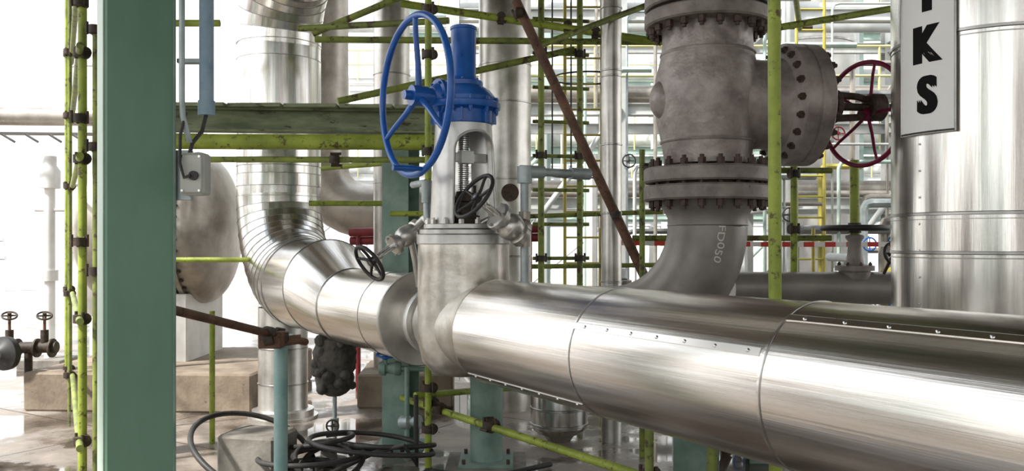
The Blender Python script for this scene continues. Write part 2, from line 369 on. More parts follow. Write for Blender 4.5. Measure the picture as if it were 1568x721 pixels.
# ------------------------------------------------------------ bypass line with two small valves
def small_valve(b,p,q,R,body_r,m,wheelm):
    p=V(p);q=V(q); a=(q-p).normalized(); L=(q-p).length
    b.wheel(p,-a,R,0.012,wheelm,5,0.026,0.02,0.3,0.009,0.04)
    b.cyl(p,p+a*(L*0.5),0.011,SCREW,seg=10)
    u,w=frame(a)
    for sg in (1,-1):
        b.path([p+a*L*0.18,p+a*L*0.24+u*sg*0.034,p+a*L*0.40+u*sg*0.04,p+a*L*0.46+u*sg*0.03],0.010,m,8)
    b.cyl(p+a*L*0.15,p+a*L*0.21,0.022,m,seg=12)
    k=body_r
    b.lathe([(k*0.9,L*0.44),(k*1.15,L*0.45),(k*1.15,L*0.51),(k*0.8,L*0.52),(k*0.75,L*0.58),(k*1.0,L*0.62),(k*1.12,L*0.70),(k*1.0,L*0.80),(k*0.8,L*0.86),(k*0.95,L*0.88),(k*0.95,L*0.96),(k*0.5,L)],p,a,m,24)
    b.bolts(p+a*L*0.44,-a,k*0.95,4,0.009,0.012,m)
def bypass():
    b=B('bypass_globe_valve')
    small_valve(b,(-0.215,4.86,2.01),(0.075,5.06,1.77),0.145,0.075,CLADD,BLACK)
    b.path([(0.02,5.02,1.83),(0.045,5.06,1.83),(0.075,5.1,1.84)],0.055,CREAM,16)
    b.path([(0.075,5.1,1.40),(0.075,5.1,2.13),(0.085,5.1,2.16),(0.11,5.11,2.17),(0.46,5.3,2.17)],0.025,GALV,16)
    b.cyl((0.075,5.1,1.72),(0.075,5.1,1.93),0.034,CREAM,seg=16)
    b.cyl((0.075,5.1,2.10),(0.075,5.1,2.20),0.045,GALV,seg=18)
    b.cyl((0.05,5.09,2.17),(0.19,5.155,2.17),0.038,GALV,seg=18)
    b.cyl((0.36,5.245,2.17),(0.48,5.31,2.17),0.036,GALV,seg=18)
    b.path([(0.075,5.1,1.85),(-0.02,5.2,1.9),(-0.12,5.28,1.9),(-0.2,5.28,1.86)],0.02,CLADD,12)
    b.done()
    b=B('bypass_globe_valve')
    small_valve(b,(-0.895,5.36,1.615),(-0.60,5.60,1.86),0.125,0.062,CLADD,BLACK)
    b.path([(-0.64,5.57,1.83),(-0.56,5.50,1.90),(-0.5,5.40,1.85),(-0.46,5.34,1.80)],0.028,CLADD,14)
    b.path([(-0.66,5.56,1.78),(-0.64,5.66,1.62),(-0.62,5.68,1.45)],0.022,CLADD,12)
    b.path([(-0.54,5.44,1.88),(-0.545,5.45,2.08),(-0.56,5.49,2.13),(-0.66,5.7,2.13)],0.024,GALV,14)
    b.cyl((-0.545,5.45,2.0),(-0.545,5.45,2.14),0.034,GALV)
    b.done()
bypass()

# ------------------------------------------------------------ big riser with sign on the right
def riser():
    b=B('insulated_vertical_pipe'); O=V((2.80,5.0,0)); R=0.53
    zz=[0.02,0.75,1.30,1.69,1.905,2.9,3.9,5.0,6.25]
    for i in range(len(zz)-1):
        r=R+0.003*(i%2); b.lathe([(r,zz[i]),(r,zz[i+1]+0.001)],O,UP,CLADV,110,i==len(zz)-2)
        if i: 
            clad_joint(b,O+UP*zz[i],UP,R,0.012,0.007); clad_joint(b,O+UP*(zz[i]-0.03),UP,R,0.004,0.004)
    b.lathe([(0.68,0),(0.68,0.05),(0.55,0.05)],O,UP,CONCG,60)
    t=math.radians(200); d=V((math.cos(t),math.sin(t),0))
    for k in range(30):
        b.lathe([(0.006,0),(0.006,0.003),(0.003,0.005)],O+d*(R+0.003)+UP*(0.2+0.15*k),d,SCREW,8)
    o=b.done()
    s=B('sign_plate'); th=math.radians(206.0); hw=0.165/R; z0,z1=2.352,3.45; n=16
    mi=s.mi(SIGNW)
    ro=R+0.03; ri=R+0.02
    g=[]
    for k in range(n+1):
        a=th-hw+2*hw*k/n; dd=V((math.cos(a),math.sin(a),0))
        base=len(s.v); s.v+= [O+dd*ro+UP*z0,O+dd*ro+UP*z1,O+dd*ri+UP*z0,O+dd*ri+UP*z1]; g.append(base)
    for k in range(n):
        a,c=g[k],g[k+1]
        s.face([a,c,c+1,a+1],mi); s.face([c+2,a+2,a+3,c+3],mi); s.face([a+2,c+2,c,a],mi); s.face([a+1,c+1,c+3,a+3],mi)
    s.face([g[0]+2,g[0],g[0]+1,g[0]+3],mi); s.face([g[-1],g[-1]+2,g[-1]+3,g[-1]+1],mi)
    for z in (z0+0.008,):
        pts=[]
        for k in range(n+1):
            a=th-hw+2*hw*k/n; pts.append(O+V((math.cos(a),math.sin(a),0))*ro+UP*z)
        s.path(pts,0.006,SEAM,6)
    for a in (th-hw,th+hw):
        dd=V((math.cos(a),math.sin(a),0)); s.path([O+dd*ro+UP*z0,O+dd*ro+UP*z1],0.006,SEAM,6)
    so=s.done(); so.parent=o
    for ch,zc in (('T',3.135),('K',2.85),('S',2.567)):
        cu=bpy.data.curves.new('letter','FONT'); cu.body=ch; cu.size=0.28; cu.offset=0.0085; cu.align_x='CENTER'; cu.extrude=0.001; cu.resolution_u=6
        tmp=bpy.data.objects.new('tmp',cu); scene.collection.objects.link(tmp)
        bpy.context.view_layer.update()
        me=bpy.data.meshes.new_from_object(tmp.evaluated_get(bpy.context.evaluated_depsgraph_get()))
        bpy.data.objects.remove(tmp)
        ys=[v.co.y for v in me.vertices]; xs=[v.co.x for v in me.vertices]; cy=(min(ys)+max(ys))/2; cx=(min(xs)+max(xs))/2
        base=[v.co.copy() for v in me.vertices]
        bm=bmesh.new()
        for dx in (-0.012,0.0,0.012):
            m2=me.copy()
            for v,c in zip(m2.vertices,base):
                a=th+0.03+((c.x-cx)*0.78+dx)/R; rr=ro+0.0015+c.z+dx*0.02; z=zc+(c.y-cy)
                v.co=O+V((math.cos(a),math.sin(a),0))*rr+UP*z
            bm.from_mesh(m2); bpy.data.meshes.remove(m2)
        bm.to_mesh(me); bm.free()
        me.materials.clear(); me.materials.append(SIGNK)
        lo=bpy.data.objects.new('letter_'+ch.lower(),me); scene.collection.objects.link(lo); lo.parent=o
riser()

# ------------------------------------------------------------ flanged gate valve
def cast_valve():
    b=B('cast_steel_gate_valve'); O=V((1.373,6.0,0)); D=V((0.99,0.13,0)).normalized()
    b.lathe([(0.30,2.29),(0.305,2.36),(0.315,2.42),(0.335,2.52),(0.355,2.62),(0.366,2.70),(0.37,2.80),(0.36,2.90),(0.335,3.0),(0.318,3.08),(0.312,3.16),(0.31,3.25)],O,UP,CAST,64)
    c=O+V((-0.29,-0.05,2.74)); rr=0.125; pr=[(rr*math.cos(a),rr*1.2*math.sin(a)) for a in [ -PI/2+PI*i/14 for i in range(15)]]
    b.lathe([(max(r,0),z) for r,z in pr],c,UP,CAST,40,False)
    for z in (2.45,3.06):
        b.torus(O+UP*z,UP,0.316 if z<3 else 0.318,0.014,CAST,56,8)
    for z in (2.16,):
        b.flange(O+UP*z,UP,0.443,0.105,CASTF,seg=64); b.flange(O+UP*(z-0.125),UP,0.443,0.105,CASTF,seg=64)
        b.lathe([(0.36,z-0.02),(0.36,z)],O,UP,BOLT,40)
        b.bolts(O+UP*(z+0.105),UP,0.385,20,0.028,0.045,BOLT); b.bolts(O+UP*(z-0.125),-UP,0.385,20,0.028,0.045,BOLT)
        for k in range(20):
            a=2*PI*k/20; u,w=frame(UP); p=O+(u*math.cos(a)+w*math.sin(a))*0.385; b.cyl(p+UP*(z-0.03),p+UP*(z+0.01),0.018,BOLT,seg=8)
    b.flange(O+UP*3.25,UP,0.437,0.10,CASTF,seg=64); b.flange(O+UP*3.37,UP,0.437,0.10,CASTF,seg=64)
    b.lathe([(0.36,3.34),(0.36,3.38)],O,UP,BOLT,40)
    b.bolts(O+UP*3.25,-UP,0.38,20,0.028,0.045,BOLT); b.bolts(O+UP*3.47,UP,0.38,20,0.028,0.045,BOLT)
    b.lathe([(0.36,3.47),(0.31,3.6),(0.29,3.7),(0.29,6.25)],O,UP,GPIPE,56)
    c=V((O.x,O.y,2.72))
    b.lathe([(0.33,0.1),(0.31,0.40),(0.33,0.50),(0.40,0.53)],c,D,CAST,56)
    b.lathe([(0.40,0.53),(0.43,0.54),(0.43,0.63),(0.42,0.635),(0.42,0.65),(0.43,0.655),(0.43,0.74),(0.40,0.76),(0.34,0.78),(0.26,0.82),(0.16,0.86),(0.10,0.88),(0.09,0.96)],c,D,CAST,64)
    b.bolts(c+D*0.54,-D,0.385,20,0.026,0.035,BOLT); b.bolts(c+D*0.74,D,0.385,20,0.026,0.04,BOLT)
    u,w=frame(D)
    for sg in (1,-1):
        b.path([c+D*0.86+w*sg*0.07,c+D*0.95+w*sg*0.085,c+D*1.12+w*sg*0.075,c+D*1.22+w*sg*0.05],0.026,BOLT,8)
    b.cyl(c+D*0.86,c+D*1.5,0.028,BOLT); b.flange(c+D*0.92,D,0.12,0.04,BOLT,seg=24); b.flange(c+D*1.20,D,0.10,0.12,BOLT,seg=24)
    b.wheel(c+D*1.17-UP*0.05,V((0.90,0.42,0)),0.37,0.017,MAROON,5,0.05,-0.04,0.6,0.011,0.10)
    H=V((-0.9,0.43,0)).normalized()
    zf=2.035
    b.lathe([(0.36,0),(0.30,-0.07),(0.275,-0.12),(0.275,-0.17)],O+UP*zf,UP,GPIPE,56)
    cen=O+UP*(zf-0.17)+H*0.72
    pts=arc(cen,-H,-UP,0.72,18); b.path(pts,0.275,GPIPE,56,False)
    b.torus(O+UP*(zf-0.17),UP,0.274,0.006,GPIPE,48,6)
    b.lathe([(0.275,0),(0.275,1.1),(0.22,1.3),(0.22,1.9)],pts[-1],H,GPIPE,48)
    b.done()
cast_valve()
def chalk():
    cu=bpy.data.curves.new('mark','FONT'); cu.body='FD050'; cu.size=0.088; cu.extrude=0.0006; cu.offset=0.0003
    tmp=bpy.data.objects.new('tmp',cu); scene.collection.objects.link(tmp); bpy.context.view_layer.update()
    me=bpy.data.meshes.new_from_object(tmp.evaluated_get(bpy.context.evaluated_depsgraph_get())); bpy.data.objects.remove(tmp)
    O=V((1.373,6.0,0)); H=V((-0.9,0.43,0)).normalized(); C=O+UP*1.865+H*0.72; S=H.cross(UP)
    if S.y>0: S=-S
    for v in me.vertices:
        wob=0.004*math.sin(v.co.x*60)
        ang=v.co.x/0.80; phi=math.radians(62)-(v.co.y*0.8+wob)/0.275
        ra=-H*math.cos(ang)-UP*math.sin(ang)
        v.co=C+ra*0.72+(ra*math.cos(phi)+S*math.sin(phi))*(0.2785+v.co.z)
    me.materials.clear(); me.materials.append(CHALK)
    o=bpy.data.objects.new('chalk_pipe_mark',me); scene.collection.objects.link(o)
    o.parent=bpy.data.objects['cast_steel_gate_valve']
chalk()

# ------------------------------------------------------------ green column with conduits
def column():
    b=B('green_steel_column'); f=V((-1.74,4.0,0)); n=PD; rt=-PN; D=0.25; W=0.31
    c=f-n*(D/2)
    b.box(c+UP*3.1,(W,D,6.15),GREEN,ux=rt,bev=0.012)
    b.box(c-rt*(W/2+0.003)+UP*3.1,(0.006,D-0.02,6.1),GREENLIT,ux=rt,bev=0.002)  # left side of the column, its lit tone painted in
    b.box(f+rt*(W/2-0.006)+n*0.004+UP*3.1,(0.012,0.012,6.1),TEAL,ux=rt,bev=0.002)
    b.box(c+UP*0.012,(0.5,0.45,0.024),GREEN,ux=rt)
    b.done()
    b=B('electrical_conduit')
    b.path([(-1.555,4.02,5.6),(-1.555,4.02,2.42),(-1.55,4.02,2.34),(-1.53,4.05,2.22)],0.014,GALV,12)
    b.cyl((-1.475,4.12,2.40),(-1.475,4.12,5.6),0.034,LBLUE,seg=20)
    b.cyl((-1.475,4.12,2.36),(-1.475,4.12,2.43),0.040,LBLUE,seg=20)
    for z in (2.62,3.05,3.9): b.box((-1.53,4.12,z),(0.16,0.05,0.02),GALV)
    b.path([(-1.54,4.03,2.36),(-1.555,4.0,2.25),(-1.55,3.98,2.12),(-1.53,3.98,2.05),(-1.50,3.98,2.06)],0.008,RUBBER,8)
    b.path([(-1.475,4.12,2.37),(-1.49,4.10,2.28),(-1.52,4.06,2.22),(-1.53,4.05,2.17)],0.010,RUBBER,8)
    b.done()
    b=B('junction_box')
    b.box((-1.505,4.06,2.07),(0.115,0.10,0.20),BOXM,bev=0.01); b.box((-1.505,4.005,2.07),(0.10,0.014,0.18),BOXM,bev=0.004)
    b.cyl((-1.49,4.01,2.06),(-1.49,3.985,2.06),0.022,BLACK)
    b.box((-1.58,4.11,2.07),(0.08,0.03,0.24),GALV)
    for dx in (-0.04,0.04):
        for dz in (-0.08,0.08): b.cyl((-1.505+dx,4.0,2.07+dz),(-1.505+dx,3.992,2.07+dz),0.006,SCREW,seg=8)
    b.done()
    b=B('rusty_brace_bar')
    b.path([(-1.69,4.2,1.42),(-1.436,5.25,1.17),(-1.36,5.62,1.09)],0.024,RUST,14)
    b.coupler((-1.436,5.22,1.17),(0.3,1,-0.2),(0,0,1)); b.coupler((-1.46,5.12,1.20),(0.3,1,-0.2),(1,0,0.2))
    b.cyl((-1.52,5.2,1.13),(-1.30,5.26,1.15),0.03,RUST,seg=12)
    b.box((-1.45,5.15,1.16),(0.14,0.10,0.10),RUST)
    b.done()
    b=B('pipe_support_post')
    b.cyl((-1.436,5.3,0.015),(-1.436,5.3,1.16),0.042,LTEAL,seg=24); b.box((-1.436,5.3,0.01),(0.2,0.2,0.02),LTEAL)
    b.box((-1.436,5.3,1.165),(0.14,0.14,0.012),LTEAL)
    b.done()
column()

# ------------------------------------------------------------ beam, columns, posts
def steel():
    b=B('weathered_steel_beam')
    b.hbeam((-3.2,7.0,2.755),(-0.45,7.22,2.755),0.16,0.19,BEAM,side=(0,1,0))
    for k in range(6): b.box((-3.0+k*0.45,6.98+k*0.03,2.865),(0.43,0.22,0.03),BEAM)
    b.done()
    b=B('teal_steel_column'); b.hbeam((-0.95,7.3,0.02),(-0.95,7.3,2.655),0.24,0.24,TEAL,side=(0.95,-0.3,0)); b.box((-0.95,7.3,0.012),(0.4,0.4,0.024),TEAL); b.done()
    b=B('teal_steel_column'); b.hbeam((-3.08,7.0,0.02),(-3.08,7.0,2.655),0.2,0.2,TEAL,side=(0.95,-0.3,0)); b.box((-3.08,7.0,0.012),(0.36,0.36,0.024),TEAL); b.done()
    b=B('teal_steel_column'); b.hbeam((1.33,6.15,0.02),(1.33,6.15,0.84),0.3,0.28,TEAL,side=(0.95,-0.3,0)); b.box((1.33,6.15,0.012),(0.45,0.45,0.024),TEAL); b.done()
    b=B('round_support_post')
    b.cyl((-0.2,6.69,0.05),(-0.2,6.69,1.30),0.128,TEAL,seg=36); b.box((-0.2,6.69,0.035),(0.42,0.42,0.03),TEAL); b.box((-0.2,6.69,0.012),(0.62,0.62,0.03),CONCG)
    b.box((-0.2,6.69,1.31),(0.3,0.3,0.025),TEAL)
    for x in (-1,1):
        for y in (-1,1): b.cyl((-0.2+x*0.17,6.69+y*0.17,0.05),(-0.2+x*0.17,6.69+y*0.17,0.085),0.016,BOLT,seg=6)
    b.done()
    b=B('insulated_drain_pot')
    b.lathe([(0.0,0.0),(0.10,0.0),(0.12,0.03),(0.14,0.06),(0.20,0.08),(0.245,0.12),(0.25,0.14),(0.25,1.2),(0.2,1.28),(0.05,1.3)],(0.413,7.5,0),UP,CLADV,48)
    clad_joint(b,V((0.413,7.5,0.30)),UP,0.25); clad_joint(b,V((0.413,7.5,0.16)),UP,0.25)
    b.done()
    b=B('vertical_pipe'); b.lathe([(0.09,0.0),(0.09,6.25)],(0.873,7.5,0),UP,CLADD,30)
    for z in (0.6,1.4,2.0,2.6,3.2,3.25,3.8): clad_joint(b,V((0.873,7.5,z)),UP,0.09,0.01,0.006)
    b.done()
    b=B('insulated_vertical_pipe'); b.lathe([(0.275,0.0),(0.275,6.25)],(-0.075,9.0,0),UP,CLADD,48)
    for z in (0.8,1.6,2.4,3.2,3.6): clad_joint(b,V((-0.075,9,z)),UP,0.275,0.01,0.006)
    b.lathe([(0.08,0.2),(0.08,0.33),(0.09,0.33),(0.09,0.35)],(-0.02,9.0,2.25),(0,-1,0),BOLT,24)
    b.done()
    b=B('insulated_vertical_pipe'); b.lathe([(0.2,0.0),(0.2,6.25)],(-1.34,9.5,0),UP,CLADD,40)
    for z in (0.8,1.6,2.4,3.2,3.6): clad_joint(b,V((-1.34,9.5,z)),UP,0.2,0.01,0.006)
    b.done()
steel()

# ------------------------------------------------------------ drip leg with black lagging, gully, hoses, blocks
def low_stuff():
    b=B('lagged_drain_valve'); x,y=-1.50,7.22
    b.cyl((x,y,0.85),(x,y,1.05),0.06,CLADD)
    prof=[(0.06,0.45),(0.10,0.47),(0.15,0.52),(0.165,0.60),(0.15,0.66),(0.175,0.74),(0.185,0.82),(0.16,0.88),(0.17,0.93),(0.10,0.97)]
    b.lathe(prof,(x,y,0),UP,LAGB,28)
    for k in range(26):
        a=random.random()*6.28; z=random.uniform(0.5,0.93); r=0.15; c=V((x+r*math.cos(a),y+r*math.sin(a),z))
        rr=random.uniform(0.03,0.06); b.lathe([(rr*math.cos(t),rr*math.sin(t)) for t in (-1.5,-0.9,-0.3,0.3,0.9,1.5)],c,UP,LAGB,9)
    b.cyl((x,y,0.0),(x,y,0.47),0.018,GALV); b.cyl((x,y,0.16),(x,y,0.26),0.035,GALV,seg=8)
    b.wheel((x,y-0.09,0.21),(0,-1,0),0.05,0.008,COUP,4,0.012,0,0,0.006,0.03); b.cyl((x,y,0.21),(x,y-0.09,0.21),0.008,COUP)
    b.done()
    b=B('drain_funnel'); b.lathe([(0.15,0),(0.15,0.03),(0.07,0.035),(0.06,0.10),(0.13,0.16),(0.14,0.165)],(-1.45,6.75,0),UP,CONCG,24,False); b.done()
    b=B('concrete_block'); b.box((-1.92,6.45,0.16),(0.46,0.4,0.32),CONCG,bev=0.02,ux=(0.96,-0.2,0)); b.done()
    b=B('concrete_plinth'); b.box((-3.80,9.85,0.2),(2.4,2.2,0.4),CONC,bev=0.02,ux=(0.995,-0.05,0)); b.done()
    b=B('concrete_plinth'); b.box((-1.15,9.5,0.18),(1.0,1.1,0.36),CONC,bev=0.02,ux=(0.995,0.05,0)); b.done()
    b=B('rubber_hose')
    def loop(cx,cy,rx,ry,a0,a1,n,z=0.03,dz=0.0):
        return [V((cx+rx*math.cos(a0+(a1-a0)*i/n),cy+ry*math.sin(a0+(a1-a0)*i/n),z+dz*math.sin(PI*i/n))) for i in range(n+1)]
    b.path(loop(-1.85,6.15,0.42,0.55,0.3,5.2,40,0.03,0.42),0.02,RUBBER,10)
    for i in range(9):
        cx=-1.15+random.uniform(-0.35,0.35); cy=6.35+random.uniform(-0.3,0.35); a=random.random()*6
        b.path(loop(cx,cy,random.uniform(0.2,0.5),random.uniform(0.2,0.4),a,a+random.uniform(3,6.5),36,0.03+0.02*i,random.uniform(0,0.16)),0.019,RUBBER,10)
    b.path([(-1.4,6.2,0.03),(-1.05,6.4,0.16),(-0.8,6.3,0.25),(-0.72,6.45,0.06),(-0.72,6.4,0.3),(-0.72,6.4,0.6)],0.018,RUBBER,10)
    b.path([(-1.9,5.6,0.03),(-1.5,5.9,0.05),(-1.0,5.7,0.05),(-0.75,6.0,0.05),(-0.62,6.3,0.06),(-0.2,6.2,0.03),(0.3,6.6,0.03)],0.02,RUBBER,10)
    b.done()
    b=B('small_valve_manifold')
    b.path([(-1.0,6.95,0.72),(-0.7,6.9,0.72),(-0.66,6.85,0.60),(-0.66,6.8,0.45)],0.025,TEAL,12)
    b.lathe([(0.05,0),(0.06,0.02),(0.06,0.05),(0.04,0.06),(0.05,0.12),(0.06,0.13),(0.06,0.16),(0.05,0.18)],(-1.08,6.95,0.72),(1,0,0),TEAL,16)
    b.wheel((-1.02,6.88,0.84),(0.1,-0.2,1),0.07,0.01,BLUE,4,0.02,0,0,0.006); b.cyl((-1.02,6.94,0.72),(-1.02,6.88,0.84),0.012,TEAL)
    b.lathe([(0.04,0),(0.055,0.02),(0.055,0.08),(0.03,0.1),(0.05,0.14),(0.05,0.18)],(-0.9,6.85,0.30),(0.9,-0.3,0.1),GALV,14)
    b.cyl((-0.84,6.83,0.0),(-0.84,6.83,0.75),0.02,TEAL)
    b.done()
low_stuff()

# ------------------------------------------------------------ scaffolding
def tube(b,p,q,r=0.026,m=LIME): b.cyl(p,q,r,m,seg=16)
def scaffolds():
    b=B('tube_scaffold')       # left
    tube(b,(-4.69,9.0,0),(-4.69,9.0,4.6)); tube(b,(-4.56,8.8,0),(-4.56,8.8,4.6),0.022,OLIVE)
    tube(b,(-2.97,5.9,0),(-2.97,5.9,4.6),0.029); tube(b,(-2.85,5.85,0),(-2.85,5.85,3.2),0.024,OLIVE)
    for z in (0.38,1.22,2.32,3.05,3.7): 
        tube(b,(-4.80,9.3,z),(-2.86,5.65,z),0.024,OLIVE if z!=2.32 else LIME)
        b.coupler((-2.97,5.86,z),(0,0,1),(0.5,-0.85,0)); b.coupler((-4.69,9.0,z+0.03),(0,0,1),(0.5,-0.85,0)); b.coupler((-4.56,8.76,z),(0,0,1),(0.5,-0.85,0))
    for z in (1.75,2.6,3.4): b.coupler((-2.97,5.86,z),(0,0,1),(1,0,0)); b.coupler((-2.85,5.83,z-0.2),(0,0,1),(1,0,0))
    tube(b,(-2.6,7.4,0.0),(-2.6,7.4,1.15),0.024); tube(b,(-3.4,8.0,1.58),(-2.4,8.05,1.58),0.024); tube(b,(-3.4,8.0,0),(-3.4,8.0,1.7),0.024)
    b.done()
    b=B('tube_scaffold')       # middle behind gate valve
    tube(b,(-3.2,6.75,2.545),(-0.50,6.83,2.545),0.062); b.flange((-3.2,6.75,2.545),(-1,0,0),0.068,0.03,LIME,seg=24)
    tube(b,(-3.2,6.72,2.40),(-0.58,6.78,2.40),0.024,OLIVE)
    tube(b,(-0.65,6.62,0),(-0.65,6.62,4.6),0.027)
    tube(b,(-3.1,6.65,0),(-3.1,6.65,4.6),0.027)
    tube(b,(-0.92,7.15,0.44),(0.9,4.70,0.40),0.027); tube(b,(-0.75,6.60,0.56),(0.2,7.4,0.50),0.026); tube(b,(0.78,4.85,0),(0.78,4.85,0.85),0.026,OLIVE)
    for p in ((-0.65,6.72,0.48),(-0.16,6.1,0.44),(-0.65,6.6,0.30),(-0.65,6.6,0.62),(-0.65,6.6,2.45),(-0.65,6.6,3.55),(-0.65,6.6,3.2),(0.78,4.88,0.42)):
        b.coupler(p,(0,0,1),(0.6,-0.8,0))
    b.coupler((-0.16,6.12,0.42),(0.6,-0.8,0),(1,0.3,0)); b.coupler((-0.55,6.64,0.45),(0.6,-0.8,0),(0,0,1)); b.coupler((-1.4,6.76,2.40),(1,0,0),(0,0,1))
    tube(b,(-1.75,7.5,3.58),(-0.3,7.4,4.15),0.03,OLIVE)
    tube(b,(-1.8,7.8,3.6),(1.6,8.0,3.62),0.03,OLIVE)
    tube(b,(-1.55,7.6,3.0),(0.6,8.3,3.62),0.032,OLIVE)
    tube(b,(-1.0,7.7,3.90),(1.35,7.7,3.55),0.034,LIME)
    tube(b,(0.2,7.0,3.35),(2.3,8.2,4.4),0.026,OLIVE)
    tube(b,(-1.9,8.0,2.11),(-0.9,8.0,2.11),0.026); tube(b,(-1.0,7.0,1.98),(-0.5,7.0,1.98),0.022)
    tube(b,(-1.8,8.1,2.45),(-0.9,7.6,2.47),0.026)
    tube(b,(-3.05,7.3,3.62),(-2.5,7.3,3.62),0.03); tube(b,(-1.75,7.0,3.50),(-0.5,6.75,3.50),0.026,OLIVE)
    tube(b,(0.0,8.6,2.0),(1.5,8.5,2.05),0.024,OLIVE); tube(b,(0.2,8.6,1.5),(1.5,8.5,1.52),0.024,OLIVE)
    for p in ((0.5,7.72,3.68),(0.75,7.7,3.62),(-0.1,7.7,3.75),(1.25,7.7,3.6)): b.coupler(p,(1,0,-0.1),(0,1,0.2))
    tube(b,(0.28,8.2,0),(0.28,8.2,4.6),0.03,OLIVE); tube(b,(0.66,8.3,0),(0.66,8.3,4.6),0.03,OLIVE)
    for k in range(12): 
        z=0.6+k*0.33; tube(b,(0.2,8.22,z),(0.75,8.33,z),0.018,OLIVE)
        if k%3==0: b.coupler((0.66,8.27,z),(0,0,1),(1,0,0)); b.coupler((0.28,8.17,z),(0,0,1),(1,0,0))
    b.done()
    b=B('tube_scaffold')       # right
    tube(b,(1.33,4.3,0),(1.315,4.3,4.8),0.032)
    tube(b,(2.28,6.9,0),(2.28,6.9,2.45),0.028)
    tube(b,(1.33,4.36,3.9),(2.9,8.6,3.9),0.026)
    tube(b,(1.9,6.8,3.42),(3.4,7.2,3.75),0.028)
    for p in ((2.28,6.87,2.3),(2.28,6.87,1.85),(1.32,4.27,3.86)): b.coupler(p,(0,0,1),(1,0.3,0))
    tube(b,(1.0,7.1,1.78),(2.6,6.95,1.78),0.024,OLIVE); tube(b,(1.1,6.9,2.33),(2.6,6.95,2.33),0.024,OLIVE)
    b.coupler((1.1,6.9,2.33),(1,0,0),(0,0,1)); tube(b,(1.06,6.95,0),(1.06,6.95,2.5),0.024,OLIVE)
    tube(b,(1.15,4.9,0),(1.15,4.9,1.0),0.03,OLIVE)
    b.done()
    b=B('rusty_diagonal_brace')
    d=(V((1.77,7.0,0))-V((0.03,7.0,3.73))).normalized()
    b.cyl((0.03,7.0,3.73),(1.77,7.0,0.0),0.04,RUST,seg=18); b.coupler((0.85,7.0,1.97),d,(0,0,1)); b.coupler((0.06,6.98,3.62),d,(1,0,0))
    b.done()
scaffolds()

# ------------------------------------------------------------ right rear small pipe + valve + tape
def rear_right():
    b=B('grey_line_valve')
    b.cyl((1.75,6.8,1.38),(4.6,6.8,1.38),0.13,GPIPE,seg=36)
    for x in (2.05,3.6): 
        b.flange((x,6.8,1.38),(1,0,0),0.15,0.02,GPIPE)
    b.lathe([(0.12,1.45),(0.12,1.52),(0.15,1.52),(0.15,1.56),(0.07,1.57),(0.055,1.66),(0.05,1.75),(0.07,1.78),(0.07,1.80),(0.03,1.81)],(2.73,6.8,0),UP,CASTF,28)
    b.bolts((2.73,6.8,1.56),UP,0.125,8,0.014,0.02,BOLT)
    b.wheel((2.73,6.8,1.86),UP,0.24,0.022,BLACK,5,0.05,0.0,0.2,0.016)
    b.cyl((2.73,6.8,1.78),(2.73,6.8,2.40),0.036,LIME,seg=20)
    for x in (1.95,4.2): b.hbeam((x,6.8,0.0),(x,6.8,1.25),0.15,0.15,TEAL,side=(1,0,0))
    b.wheel((2.95,6.6,1.66),(0.3,-1,0.2),0.08,0.012,BLACK,4,0.02,0,0,0.008); b.cyl((2.95,6.6,1.66),(2.93,6.72,1.5),0.012,BOLT)
    b.done()
    b=B('barrier_tape'); n=40
    for k in range(n):
        x0=1.0+k*0.12; m=TAPER if k%2 else TAPEW
        b.box((x0+0.06,9.6,1.74-0.02*math.sin(PI*k/n)),(0.12,0.006,0.055),m)
    for x in (1.0,3.4,5.8): b.cyl((x,9.63,0),(x,9.63,1.9),0.02,YELL,seg=10)
    b.done()
    b=B('red_pipe_bundle')
    b.cyl((-1.9,10.0,1.86),(0.3,9.7,1.90),0.05,REDP); b.cyl((-1.9,10.05,1.76),(0.3,9.75,1.80),0.05,REDP)
    for x in (-1.8,0.2): b.cyl((x,10.0-(x+1.9)*0.13,0),(x,10.0-(x+1.9)*0.13,1.9),0.03,REDP)
    b.done()
    b=B('caged_ladder')
    for x in (0.62,1.05): b.cyl((x,10.0,0),(x,10.0,6.0),0.02,YELL)
    for k in range(19): b.cyl((0.62,10,0.3+k*0.3),(1.05,10,0.3+k*0.3),0.012,YELL,seg=8)
    for z in (2.5,3.6,4.7): b.torus((0.835,9.65,z),UP,0.38,0.010,BLACK,32,6)
    for k in range(0,7,2):
        a=PI+PI*k/6; b.cyl((0.835+0.38*math.cos(a),9.65+0.38*math.sin(a),2.5),(0.835+0.38*math.cos(a),9.65+0.38*math.sin(a),5.0),0.010,BLACK,seg=6)
    b.done()
rear_right()

